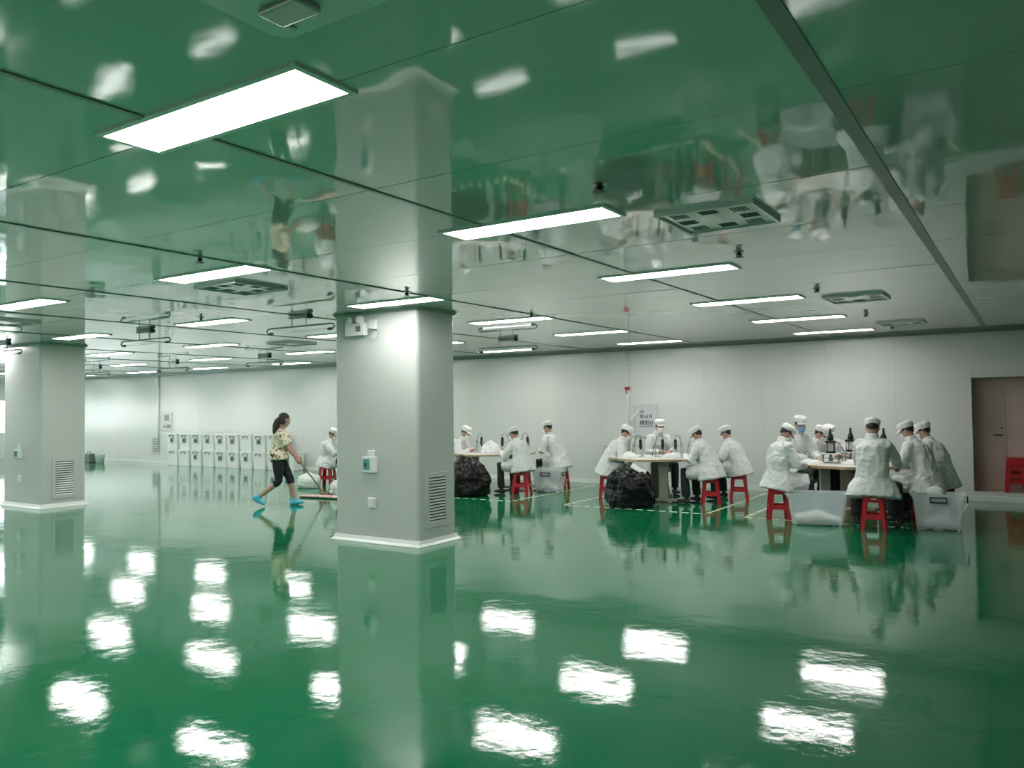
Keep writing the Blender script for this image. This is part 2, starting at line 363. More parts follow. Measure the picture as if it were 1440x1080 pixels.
# ---------------------------------------------------------------- ceiling lights
def make_light():
    t = thing('ceiling_light','','light')
    W,D,fr,hh = 1.28,.32,.028,.012
    f = MB().box(-W/2,W/2,-D/2,-D/2+fr,-hh,0).box(-W/2,W/2,D/2-fr,D/2,-hh,0).box(-W/2,-W/2+fr,-D/2+fr,D/2-fr,-hh,0).box(W/2-fr,W/2,-D/2+fr,D/2-fr,-hh,0)
    f.obj('frame', M_LFRAME, t); MB().box(-W/2+fr,W/2-fr,-D/2+fr,D/2-fr,-.0105,-.004).obj('diffuser', M_DIFF, t)
    return t
ROWN = {0:'first row, left of ceiling strip',1:'second row, over middle column',2:'third row, left of middle column',3:'fourth row, toward the left column',
        4:'fifth row, beyond the left column',5:'sixth row, far left',6:'seventh row, far left',7:'eighth row, far left end',8:'ninth row, far left end','r':'row right of the wide ceiling strip'}
ORD = ['nearest the back wall','second from the back wall','third from the back wall','fourth from the back wall','fifth from the back wall','sixth from the back wall','seventh from the back wall','eighth from the back wall']
LX = [-2.79-3.32*i for i in range(9)]; LY = [2.08+2.425*j for j in range(-2,6)]
proto = make_light(); first = True
for i in range(9):
    for j,yy in enumerate(LY):
        lab = 'panel light %s in %s' % (ORD[len(LY)-1-j], ROWN[i])
        if first: o = proto; o.location = (LX[i],yy,CEIL); o['label'] = lab; o['group'] = 'ceiling panel lights'; first = False
        else: dup(proto, (LX[i],yy,CEIL), 0, lab, 'ceiling panel lights')

# ---------------------------------------------------------------- germicidal tube fixtures
def make_uv():
    t = thing('tube_lamp','','lamp')
    MB().box(-.17,.17,-.035,.035,-.05,0,.006).obj('housing', M_CHROME, t)
    MB().tube([(.17,0,-.03),(.215,0,-.03)],[.034,.030],n=12).obj('end_cap', M_DARK, t)
    for x in (-.14,.12): MB().tube([(x,0,-.04),(x,0,-.15)],.007,n=6).obj('stem', M_CHROME, t)
    P = [(-.56,0,-.215),(-.60,0,-.212),(-.625,0,-.185),(-.60,0,-.155),(-.55,0,-.15),(0,0,-.15),(.55,0,-.15),(.60,0,-.155),(.625,0,-.185),(.60,0,-.212),(.56,0,-.215)]
    MB().tube(P,.011,n=8).obj('rod', M_CHROME, t)
    for s in (-1,1): MB().tube([(s*.575,0,-.215),(s*.515,0,-.215)],.018,n=10).obj('tube_socket', M_DARK, t)
    MB().tube([(-.52,0,-.215),(.52,0,-.215)],.0125,n=10).obj('glass_tube', M_CLEAR, t, smooth=True)
    return t
uv = make_uv()
UV = [((-11.02,6.95),'hanging tube lamp between third and fourth light rows, front'),((-7.85,7.08),'hanging tube lamp beside the middle column top left'),
      ((-7.76,11.77),'lit hanging tube lamp right of the middle column'),((-14.28,11.85),'hanging tube lamp left of middle column near back wall'),
      ((-17.66,11.88),'hanging tube lamp far left above the stacked bins'),((-14.75,6.70),'hanging tube lamp in front of the left column'),((-20.9,11.8),'farthest hanging tube lamp beside left column')]
for k,((x,y),lab) in enumerate(UV):
    o = uv if k==0 else copy_tree(uv)
    o.location = (x,y,CEIL); o['label'] = lab; o['group'] = 'hanging tube lamps'
    if k == 2:
        for c in [c for c in bpy.data.objects if c.parent==o and c.name.startswith('glass_tube')]:
            c.data = c.data.copy(); c.data.materials[0] = mat('lit_tube', (.9,.95,1), .4, emit=(.9,.97,1), estr=.7, var=0)

# ---------------------------------------------------------------- air diffusers, sprinklers, hatch
M_AIR = mat('air_panel_paint', (.74,.76,.74), .08, var=.03)
def make_diff():
    t = thing('air_diffuser','','vent')
    W = .63; f = MB()
    MB().box(-W/2+.02,W/2-.02,-W/2+.02,W/2-.02,-.016,0).obj('face_plate', M_AIR, t)
    f.box(-W/2,W/2,-W/2,-W/2+.02,-.028,0).box(-W/2,W/2,W/2-.02,W/2,-.028,0).box(-W/2,-W/2+.02,-W/2+.02,W/2-.02,-.028,0).box(W/2-.02,W/2,-W/2+.02,W/2-.02,-.028,0)
    f.obj('frame', M_ALU, t)
    for sx,sy,rot in ((-.19,-.19,0),(0,-.2,1),(.19,-.17,0),(.2,.02,1),(.18,.2,0),(0,.2,1),(-.19,.19,0),(-.2,0,1)):
        mb = MB()
        for q in range(5):
            if rot: mb.box(sx-.055,sx+.055,sy-.05+q*.022,sy-.05+q*.022+.011,-.0185,-.015)
            else: mb.box(sx-.05+q*.022,sx-.05+q*.022+.011,sy-.055,sy+.055,-.0185,-.015)
        mb.obj('slot_group', M_SEAM, t)
    return t
df = make_diff()
DF = [((-1.68,5.06),'square slotted air diffuser nearest, beside wide ceiling strip'),((-1.67,9.85),'square slotted air diffuser, middle one beside wide ceiling strip'),
      ((-1.64,13.4),'square slotted air diffuser near back wall beside ceiling strip'),((-6.53,5.14),'square slotted air diffuser left of the middle column'),
      ((-11.3,10.0),'square slotted air diffuser behind the walking woman'),((-11.43,5.2),'square slotted air diffuser at far left of ceiling')]
for k,((x,y),lab) in enumerate(DF):
    o = df if k==0 else copy_tree(df); o.location = (x,y,CEIL); o['label'] = lab; o['group'] = 'ceiling air diffusers'
t = thing('ceiling_hatch','green-tinted smooth hatch panel in near ceiling, top of view','hatch',(-1.42,1.35,CEIL))
def rrect(w,d,r,n=5):
    P = []
    for cx,cy,a in ((w/2-r,d/2-r,0),(-w/2+r,d/2-r,PI/2),(-w/2+r,-d/2+r,PI),(w/2-r,-d/2+r,1.5*PI)):
        P += [(cx+r*math.cos(a+PI/2*i/n), cy+r*math.sin(a+PI/2*i/n)) for i in range(n+1)]
    return P
M_HATCH = mat('hatch_paint', (.86,.89,.86), .3, var=.02, bump=.05, bscale=5)
MB().prism(rrect(1.2,.82,.06),-.022,0).obj('hatch_panel', M_HATCH, t)
MB().box(-.50,-.33,.22,.32,-.045,-.022,.008).obj('latch', M_STEEL, t)
MB().tube([(-.5,.36,-.022),(-.5,.36,-.03)],.012,n=8).obj('screw', M_STEEL, t)
def make_spr():
    t = thing('sprinkler','','sprinkler')
    MB().lathe([(.038,0),(.038,-.006),(.02,-.012),(.018,-.012)][::-1], n=14).obj('escutcheon', M_STEEL, t)
    MB().lathe([(.006,-.05),(.014,-.04),(.013,-.012)], n=10).tube([(-.018,0,-.02),(-.02,0,-.045),(-.004,0,-.062)],.004,n=6).tube([(.018,0,-.02),(.02,0,-.045),(.004,0,-.062)],.004,n=6).obj('body', M_DARK, t)
    MB().lathe([(.032,-.068),(.034,-.065),(.01,-.06)], n=12).obj('deflector', M_DARK, t)
    return t
sp = make_spr()
SPN = [((-1.97,3.93),'small ceiling sprinkler head above the nearest air diffuser'),((-1.94,6.33),'small ceiling sprinkler head beside third light of first row'),((-1.89,8.85),'small ceiling sprinkler head left of middle air diffuser'),
      ((-1.87,11.7),'small ceiling sprinkler head between middle and far diffusers'),((-1.84,13.9),'small ceiling sprinkler head nearest the back wall'),((-5.52,3.95),'small ceiling sprinkler head left of the middle column, front'),
      ((-5.47,6.40),'small ceiling sprinkler head just before the middle column'),((-9.06,6.5),'small ceiling sprinkler head in third light row'),((-5.48,8.9),'small ceiling sprinkler head right of middle column')]
for k,((x,y),lab) in enumerate(SPN):
    o = sp if k==0 else copy_tree(sp); o.location = (x,y,CEIL); o.scale = (1.1,1.1,.7); o['label'] = lab; o['group'] = 'ceiling sprinkler heads'

# ---------------------------------------------------------------- things on the back wall
def pipe(label, x, z0, valve=None):
    t = thing('wall_pipe', label, 'pipe', (x,WY,0))
    MB().tube([(0,-.03,z0),(0,-.03,CEIL-.05)],.022,n=10).obj('pipe', M_BASE, t, smooth=True)
    for z in (1.0,1.8,2.5): MB().box(-.03,.03,-.05,0,z,z+.025).obj('clip', M_ALU, t)
    if valve:
        MB().tube([(-.045,-.05,valve),(.045,-.05,valve)],.03,n=10).ball((0,-.07,valve),.035).tube([(0,-.06,valve-.12),(0,-.06,valve)],.012).obj('valve', M_RED, t)
    return t
pipe('white vertical conduit on wall with a small red valve', -7.19,.55,2.04)
pipe('thin vertical conduit on far wall left of stacked bins', -23.86,.4)
t = thing('notice_board','white framed notice board with dark writing on back wall','notice board',(-6.79,WY,1.02))
MB().box(-.25,.25,-.02,0,0,.66).obj('board', mat('board_face',(.62,.64,.66),.3,var=.02), t)
MB().box(-.26,.26,-.028,0,.645,.67).box(-.26,.26,-.028,0,-.01,.015).box(-.26,-.245,-.028,0,.015,.645).box(.245,.26,-.028,0,.015,.645).obj('frame', M_ALU, t)
def glyph(mb, cx, cz, s, seed, y=-.022):
    r = random.Random(seed); tk = s*.11
    for q in range(r.choice((2,3))): z = cz-s*.42+q*s*.36+r.uniform(0,s*.08); mb.box(cx-s*r.uniform(.3,.48),cx+s*r.uniform(.3,.48),y-.002,y+.002,z,z+tk)
    for q in range(2): x = cx+(-.28+.5*q)*s+r.uniform(-.05,.05)*s; mb.box(x,x+tk,y-.002,y+.002,cz-s*r.uniform(.3,.5),cz+s*r.uniform(.3,.5))
mb = MB(); glyph(mb,-.08,.53,.085,1); mb.obj('writing_line', M_INK, t)
mb = MB(); [glyph(mb,-.09+.1*q,.42,.085,5+q) for q in range(3)]; mb.obj('writing_line', M_INK, t)
mb = MB(); [glyph(mb,-.10+.075*q,.29,.09,11+q) for q in range(4)]; mb.box(-.14,.17,-.024,-.02,.215,.225); mb.obj('writing_line', M_INK, t)
mb = MB().hexa([(-.36,-.034,.35),(-.33,-.034,.33),(-.33,-.031,.33),(-.36,-.031,.35)],[(-.17,-.034,.56),(-.14,-.034,.54),(-.14,-.031,.54),(-.17,-.031,.56)]); mb.obj('tape_strip', M_PAPER, t)
t = thing('poster','small white notice sheet on far wall above stacked bins','poster',(-23.42,WY,1.05))
MB().box(-.27,.27,-.015,0,0,.60).obj('sheet', M_PAPER, t)
MB().box(-.12,.12,-.018,-.014,.32,.5).box(.0,.2,-.018,-.014,.08,.2).box(-.2,-.02,-.018,-.014,.1,.16).obj('print', M_SCREEN, t)

# ---------------------------------------------------------------- floor tape
def tape(label, a, b):
    a = Vector((*a,0)); b = Vector((*b,0)); d = (b-a); L = d.length; d.normalize(); n = Vector((-d.y,d.x,0)); mb = MB(); s = 0
    while s < L:
        e = min(L,s+.11); p,q = a+d*s,a+d*e
        lo = [p-n*.03,q-n*.03,q+n*.03,p+n*.03]; mb.hexa([v+Vector((0,0,.0005)) for v in lo],[v+Vector((0,0,.002)) for v in lo]); s += .19
    o = tag(mb.obj('floor_tape', M_TAPE), label, 'tape', 'dashed floor tape'); o['kind'] = 'stuff'; return o
for nm,x0,x1,y0,y1 in (('table right of the middle column',-10.35,-7.79,11.87,15.1),('table with the notice board behind',-6.7,-4.22,11.85,15.1),('rightmost table',-3.6,-.95,11.75,15.1)):
    tape('cream dashed tape on floor before the '+nm,(x0,y0),(x1,y0)); tape('cream dashed tape on floor right of the '+nm,(x1,y0+.1),(x1,y1)); tape('cream dashed tape on floor left of the '+nm,(x0,y0+.1),(x0,y1))

# ---------------------------------------------------------------- stools
def make_stool():
    t = thing('plastic_stool','','stool')
    Hs,wt,wb_ = .475,.125,.165    # half widths at top / bottom
    MB().prism(rrect(2*wt+.03,2*wt+.03,.05),Hs-.028,Hs-.006).prism(rrect(2*wt+.012,2*wt+.012,.05),Hs-.006,Hs).obj('seat', M_RED, t)
    def w(z): return wb_+(wt-wb_)*z/(Hs-.02)
    for sx in (-1,1):
        for sy in (-1,1):
            mb = MB(); tk = .012
            # L-shaped tapering leg: two boards meeting at the corner
            for q in (0,1):
                def c(z,a,d):   # a: distance in from corner along board, d: depth
                    W = w(z); return (sx*(W-(a if q==0 else d)), sy*(W-(d if q==0 else a)), z)
                z0,z1,b0,b1 = 0,Hs-.026,.055,.07
                lo = [c(z0,0,0),c(z0,b0,0),c(z0,b0,tk),c(z0,0,tk)]; hi = [c(z1,0,0),c(z1,b1,0),c(z1,b1,tk),c(z1,0,tk)]
                mb.hexa(lo,hi)
            mb.obj('leg', M_RED, t)
    for k in range(4):
        for nm,z0,z1 in (('crossbar',.145,.205),('apron',.36,Hs-.026)):
            W0,W1 = w(z0)-.004,w(z1)-.004
            o = MB().hexa([(-W0+.03,-W0,z0),(W0-.03,-W0,z0),(W0-.03,-W0+.01,z0),(-W0+.03,-W0+.01,z0)],[(-W1+.03,-W1,z1),(W1-.03,-W1,z1),(W1-.03,-W1+.01,z1),(-W1+.03,-W1+.01,z1)]).obj(nm, M_RED, t)
            o.rotation_euler = (0,0,k*PI/2)
    return t
stool0 = make_stool(); stool_used = [False]
def stool(x,y,rz,label,z=0):
    if not stool_used[0]:
        stool_used[0] = True; o = stool0; o.location = (x,y,z); o.rotation_euler = (0,0,rz); o['label'] = label; o['group'] = 'red plastic stools'; return o
    return dup(stool0,(x,y,z),rz,label,'red plastic stools')

# ---------------------------------------------------------------- tables
def table(label, x, y, R, rot, nside=6, split=True):
    t = thing('work_table', label, 'table', (x,y,0))
    P = [(R*math.cos(rot+2*PI*k/nside), R*math.sin(rot+2*PI*k/nside)) for k in range(nside)]
    half = nside//2
    for s in (0,1):
        Q = [P[(k+s*half)%nside] for k in range(half+1)]
        MB().prism(Q,.722,.752).obj('table_top', M_TABLE, t)
        for a,b in zip(Q,Q[1:]):
            a,b = Vector((*a,0)),Vector((*b,0)); n = Vector(((b-a).y,-(b-a).x,0)).normalized()*.008
            MB().hexa([a+Vector((0,0,.716)),b+Vector((0,0,.716)),b+n+Vector((0,0,.716)),a+n+Vector((0,0,.716))],[a+Vector((0,0,.751)),b+Vector((0,0,.751)),b+n+Vector((0,0,.751)),a+n+Vector((0,0,.751))]).obj('edge_band', M_TEDGE, t)
    return t
def pedestal(t, dx, dy, rz=0):
    o = MB().box(-.07,.07,-.045,.045,.05,.70,.006).obj('leg', M_TLEG, t, loc=(dx,dy,0)); o.rotation_euler = (0,0,rz)
    f = MB().box(-.31,.31,-.04,.04,.015,.06,.006).box(-.30,-.25,-.03,.03,0,.016).box(.25,.30,-.03,.03,0,.016).obj('foot', M_TLEG, o)
    MB().box(-.3,.3,-.03,.03,.69,.716).obj('top_bracket', M_TLEG, o)
T1 = table('hexagonal work table just right of the middle column', -9.2,13.4,.85,-PI/2); pedestal(T1,-.2,-.35,.3); pedestal(T1,.25,.35,.3)
T2 = table('hexagonal work table before the wall notice board', -5.6,13.3,.86,-PI/2); pedestal(T2,.22,-.28,.15); pedestal(T2,-.2,.35,.15)
T3 = table('largest work table at right with seven workers', -2.25,13.05,.93,-PI/2-PI/8+.38,8); pedestal(T3,-.42,-.33,.55); pedestal(T3,-.13,-.28,.55); pedestal(T3,.3,.3,.55)
T0 = table('work table mostly hidden behind the middle column', -11.9,13.3,.85,-PI/2); pedestal(T0,-.2,-.3,.2); pedestal(T0,.2,.3,.2)

# ---------------------------------------------------------------- people
def R3(yaw, pitch=0):
    f = Vector((math.cos(yaw)*math.cos(pitch), math.sin(yaw)*math.cos(pitch), math.sin(pitch)))
    r = Vector((math.sin(yaw),-math.cos(yaw),0)); return f, r, r.cross(f)
def ik(a, b, l1, l2, pole):
    d = b-a; L = min(d.length, (l1+l2)*.995); d = d.normalized(); x = (l1*l1-l2*l2+L*L)/(2*L); hh = math.sqrt(max(l1*l1-x*x,1e-6))
    p = pole-d*pole.dot(d)
    if p.length < 1e-5: p = d.orthogonal()
    return a+d*x+p.normalized()*hh, a+d*L
HEADR = [(-.118,.045,.022,.024),(-.104,.036,.042,.046),(-.07,.020,.055,.068),(-.03,.010,.066,.085),(.02,.0,.073,.093),(.06,-.005,.072,.091),(.092,-.008,.055,.072),(.113,-.01,.022,.028)]
def headprof(z):
    for a,b in zip(HEADR,HEADR[1:]):
        if a[0] <= z <= b[0]:
            k = (z-a[0])/(b[0]-a[0]); return tuple(a[i]+(b[i]-a[i])*k for i in range(1,4))
    return HEADR[0][1:] if z < HEADR[0][0] else HEADR[-1][1:]
def shell(c,f,r,u, azs, zs, off, zmap=None, thick=.006):
    # curved patch around the head: closed thin shell; az=0 is the face
    mb = MB(); O,I = [],[]
    for z0_ in zs:
        ro,ri = [],[]
        for a in azs:
            z = zmap(a,z0_) if zmap else z0_
            fo,rx,ry = headprof(z); e = off(a,z) if callable(off) else off
            for lst,dd in ((ro,e+thick),(ri,e)):
                lst.append(mb.bm.verts.new(c+u*z+f*(fo+(ry+dd)*math.cos(a))+r*((rx+dd)*math.sin(a))))
        O.append(ro); I.append(ri)
    nz,na = len(zs),len(azs)
    for i in range(nz-1):
        for j in range(na-1):
            mb.bm.faces.new((O[i][j],O[i][j+1],O[i+1][j+1],O[i+1][j])); mb.bm.faces.new((I[i][j],I[i+1][j],I[i+1][j+1],I[i][j+1]))
    for i in range(nz-1):
        for j in (0,na-1): mb.bm.faces.new((O[i][j],O[i+1][j],I[i+1][j],I[i][j]))
    for j in range(na-1):
        for i in (0,nz-1): mb.bm.faces.new((O[i][j],O[i][j+1],I[i][j+1],I[i][j]))
    return mb
def lin(a,b,n): return [a+(b-a)*i/(n-1) for i in range(n)]
def add_hand(mb, w, d, nrm, side):
    # w wrist, d forearm direction, nrm palm side, side +1 = right hand
    d = d.normalized(); nrm = (nrm-d*nrm.dot(d)).normalized(); lat = d.cross(nrm)*side     # towards the thumb
    mb.tube([w-d*.02,w+d*.02,w+d*.06,w+d*.095],[(.024,.02),(.034,.018),(.040,.016),(.036,.013)],lat=lat,n=10)
    for k,(o,L) in enumerate(((.030,.068),(.010,.076),(-.010,.070),(-.029,.055))):
        p0 = w+d*.085+lat*o; c = .5+.12*k; p1 = p0+(d*math.cos(c*.6)+nrm*math.sin(c*.6))*L*.42; p2 = p1+(d*math.cos(c*1.3)+nrm*math.sin(c*1.3))*L*.33; p3 = p2+(d*math.cos(c*1.9)+nrm*math.sin(c*1.9))*L*.28
        mb.tube([p0,p1,p2,p3],[.0095,.009,.0085,.007],n=7)
    p0 = w+d*.025+lat*.028; p1 = p0+(lat*.75+d*.55+nrm*.25)*.038; p2 = p1+(lat*.25+d*.85+nrm*.4)*.034
    mb.tube([p0,p1,p2],[.013,.011,.008],n=7)
def figure(J, label, cat='person', outfit='coat', mask=None, flare=1., seed=0, group=None, hem=.72):
    """J: joints relative to the base point; base = J['base']"""
    root = thing('person', label, cat, J['base'], 0, group)
    F,Rv,_ = R3(J['yaw']); hf,hr,hu = R3(J['hyaw'],J['hpitch'])
    Hc,N,P = J['head'],J['neck'],J['pelvis']; mid = J['mid']; seat = J.get('seat')
    sp = [P-Vector((0,0,.06)),P+Vector((0,0,.06)),P.lerp(mid,.6),mid,mid.lerp(N,.55)-F*.012,N-(N-mid).normalized()*.07,N]
    # ---- body
    b = MB()
    b.tube(sp,[(.13,.10),(.14,.105),(.13,.095),(.14,.10),(.15,.10),(.13,.07),(.052,.052)],lat=Rv,n=14)
    b.tube([N-Vector((0,0,.03)),N.lerp(Hc,.5)-hf*.015,Hc-hu*.05-hf*.012],[.056,.052,.055],n=12)
    b.rings([[Hc+hu*z+hf*(fo+ry*math.cos(a))+hr*rx*math.sin(a) for a in lin(0,2*PI*15/16,16)] for z,fo,rx,ry in HEADR])
    b.tube([Hc+hf*.088+hu*.018,Hc+hf*.100-hu*.01,Hc+hf*.103-hu*.032,Hc+hf*.09-hu*.046],[.008,.010,.013,.010],lat=hr,n=8)
    for s in (-1,1):
        b.tube([Hc+hr*s*.070-hu*.03-hf*.005,Hc+hr*s*.080+hu*.0-hf*.012,Hc+hr*s*.078+hu*.026-hf*.014],[.009,.016,.011],n=8)
        sh,el,wr = J['sh'][s],J['el'][s],J['wr'][s]
        b.tube([sh,sh.lerp(el,.5),el,el.lerp(wr,.35),wr],[.044,.042,.038,.037,.025],n=10)
        add_hand(b, wr, J['hd'][s], J['hn'][s], s)
        hp,kn,an = J['hip'][s],J['kn'][s],J['an'][s]; td = J['toe'][s]
        b.tube([hp,hp.lerp(kn,.5),kn,kn.lerp(an,.35),an],[.074,.066,.05,.050,.034],n=12)
        b.tube([an+Vector((0,0,.02)),an-Vector((0,0,.03))-td*.02,an+td*.08-Vector((0,0,.045))],[.036,.034,.026],n=10)
    me = remesh(b,.0085,2); me.materials.append(M_SKIN); link('body',me,root)
    rnd = random.Random(seed); so = Vector((rnd.uniform(0,50),rnd.uniform(0,50),rnd.uniform(0,50)))
    # ---- eyes
    for s in (-1,1): MB().ball(Hc+hf*.080+hr*s*.031+hu*.012,(.011,.011,.008),8).obj('eye', M_EYE, root)
    def wr_(c): return .014*noise.noise(c*5+so)+.020*(.35-abs(noise.noise(Vector((c.x*11,c.y*11,c.z*5))+so)))+.012*(.35-abs(noise.noise(Vector((c.x*8+c.z*9,c.y*8-c.z*7,c.z*15))+so)))+.005*noise.noise(c*26+so)
    if outfit == 'coat':
        c = MB()
        c.tube(sp,[(.20,.155),(.205,.16),(.195,.15),(.20,.145),(.205,.14),(.165,.10),(.075,.075)],lat=Rv,n=18)
        c.tube([N-(N-mid).normalized()*.05,N+Vector((0,0,.02)),N.lerp(Hc,.42)-hf*.012],[.092,.080,.070],n=14)          # collar
        for s in (-1,1):
            sh,el,wr = J['sh'][s],J['el'][s],J['wr'][s]
            c.tube([sh-Rv*s*.05,sh,sh.lerp(el,.5),el,el.lerp(wr,.4),el.lerp(wr,.93)],[.075,.082,.074,.069,.060,.048],n=12)
            hp,kn = J['hip'][s],J['kn'][s]; k2 = hp.lerp(kn,hem)
            z = Vector((0,0,1))
            c.tube([hp-F*.02,hp.lerp(k2,.5)-z*.01,k2-z*.02],[(.13,.13),(.118,.125),(.112,.12)],lat=Rv,n=14)
        hp0 = (J['hip'][1]+J['hip'][-1])/2
        k0 = hp0+((J['kn'][1]+J['kn'][-1])/2-hp0)*hem*.9
        c.tube([hp0,k0],[(.15,.09),(.13,.07)],lat=Rv,n=14)
        if seat:
            fl = flare
            c.tube([P+Vector((0,0,.10)),P-Vector((0,0,.0)),Vector((P.x,P.y,seat-.0))-F*.02,Vector((P.x,P.y,seat-.055))-F*.03],[(.20,.16),(.24*fl,.19),(.27*fl,.215),(.285*fl,.225)],lat=Rv,n=20)
        me = remesh(c,.013,4,wr_); me.materials.append(M_COAT); link('coat',me,root)
    else:
        c = MB()
        c.tube(sp[1:],[(.185,.14),(.175,.13),(.178,.128),(.180,.12),(.145,.09),(.062,.062)],lat=Rv,n=18)
        c.tube([P+Vector((0,0,.16)),P+Vector((0,0,.05)),P-Vector((0,0,.055))],[(.18,.14),(.205,.16),(.215,.17)],lat=Rv,n=18)
        for s in (-1,1):
            sh,el = J['sh'][s],J['el'][s]
            c.tube([sh-Rv*s*.05,sh,sh.lerp(el,.45),sh.lerp(el,.85)],[.062,.068,.072,.076],n=12)
        me = remesh(c,.012,5,lambda q:.7*wr_(q)); me.materials.append(M_SHIRT); link('shirt',me,root)
    # ---- trousers / leggings
    q = MB()
    q.tube([P-Vector((0,0,.09)),P-Vector((0,0,.02)),P+Vector((0,0,.08))],[(.14,.12),(.165,.13),(.15,.115)],lat=Rv,n=14)
    for s in (-1,1):
        hp,kn,an = J['hip'][s],J['kn'][s],J['an'][s]
        if outfit == 'coat': q.tube([hp,hp.lerp(kn,.5),kn,kn.lerp(an,.4),kn.lerp(an,.93)],[.095,.086,.075,.072,.066],n=12)
        else: q.tube([hp,hp.lerp(kn,.5),kn,kn.lerp(an,.22)],[.098,.088,.070,.064],n=12)
    me = remesh(q,.012,3,lambda v:.5*wr_(v)); me.materials.append(M_TROUS if outfit=='coat' else M_CAPRI); link('trousers' if outfit=='coat' else 'leggings',me,root)
    for s in (-1,1):
        an,td = J['an'][s],J['toe'][s]; lt = Vector((0,0,1)).cross(td).normalized(); n = td.cross(lt)
        sc = 1.0 if outfit=='coat' else 1.12
        a = MB(); g0 = an-n*.04
        a.tube([g0-td*.075,g0-td*.06,g0-td*.01,g0+td*.06,g0+td*.13,g0+td*.165],[(.026*sc,.024),(.034*sc,.040*sc),(.036*sc,.045*sc),(.042*sc,.036*sc),(.038*sc,.026*sc),(.018,.014)],lat=lt,n=12)
        a.tube([an-n*.03,an+n*.03*sc],[.042*sc,.040*sc],n=10)
        me = remesh(a,.009,2,(lambda v:.4*wr_(v*2)) if outfit!='coat' else None); me.materials.append(M_SHOE if outfit=='coat' else M_SCOVER); link('shoe' if outfit=='coat' else 'shoe_cover',me,root)
    # ---- head wear
    if outfit == 'coat':
        sh_ = shell(Hc,hf,hr,hu,lin(1.15,2*PI-1.15,17),lin(0,1,5),lambda a,z:.002+.003*abs(math.sin(a*5)),zmap=lambda a,k:.055-k*(.04+.055*max(0,-math.cos(a))**1.5)); sh_.obj('hair', M_HAIR, root, smooth=True)
        cp = MB()
        cp.rings([[Hc+hu*z+hf*(-.004+ry*math.cos(a))+hr*rx*math.sin(a) for a in lin(0,2*PI*17/18,18)] for z,rx,ry in ((.036,.080,.100),(.044,.083,.103),(.064,.088,.107),(.088,.098,.116),(.114,.096,.112),(.133,.077,.090),(.141,.03,.036))])
        me = remesh(cp,.009,3,lambda v:.5*wr_(v*1.6)); me.materials.append(M_CAP); cpo = link('cap',me,root)
        vz = MB(); A = lin(-1.05,1.05,9)
        def vp(a,e,dz): return Hc+hu*(.048+dz)+hf*(.098*math.cos(a)+e*math.cos(a)**.6*.9-.002)+hr*(.082*math.sin(a)+e*.3*math.sin(a))-hu*(.22*e+.014*abs(math.sin(a)))
        g = [[vp(a,e,dz) for a in A] for e,dz in ((-.012,.004),(.03,.004),(.058,.002),(.058,-.003),(.03,-.002),(-.012,-.002))]
        V = [[vz.bm.verts.new(p) for p in row] for row in g]
        for i in range(6):
            for j in range(8): vz.bm.faces.new((V[i][j],V[i][j+1],V[(i+1)%6][j+1],V[(i+1)%6][j]))
        for j in (0,8): vz.bm.faces.new([V[i][j] for i in range(6)])
        vz.obj('visor', M_CAP, cpo, smooth=True)
        if mask:
            shell(Hc,hf,hr,hu,lin(-1.15,1.15,13),lin(-.116,-.014,6),lambda a,z:.006+.020*max(0,math.cos(a))**3*(1-abs(z+.05)/.09)).obj('face_mask', mask, root, smooth=True)
    else:
        hm = MB()
        hm.rings([[Hc+hu*z+hf*(-.016+(ry+.012)*math.cos(a)*(1 if math.cos(a)<0 else .93))+hr*(rx+.012)*math.sin(a) for a in lin(0,2*PI*15/16,16)] for z,rx,ry in ((.035,.073,.088),(.062,.073,.092),(.094,.057,.074),(.120,.022,.028))])
        hm.tube([Hc-hf*.025+hu*.06,Hc-hf*.035-hu*.01,Hc-hf*.045-hu*.085],[(.084,.080),(.090,.078),(.084,.055)],lat=hr,n=14)
        hm.tube([Hc-hf*.085-hu*.0,Hc-hf*.115-hu*.05,Hc-hf*.125-hu*.14,Hc-hf*.115-hu*.24,Hc-hf*.10-hu*.31],[(.05,.045),(.06,.055),(.065,.055),(.05,.04),(.02,.016)],lat=hr,n=12)
        me = remesh(hm,.009,3,lambda v:.004*noise.noise(Vector((v.x*40,v.y*40,v.z*8)))); me.materials.append(M_HAIR); link('hair',me,root)
        MB().tube([Hc+hf*.088-hu*.068-hr*.02,Hc+hf*.098-hu*.068,Hc+hf*.088-hu*.068+hr*.02],[.004,.008,.004],n=6).obj('lips', mat('lips',(.42,.16,.14),.5), root)
    return root
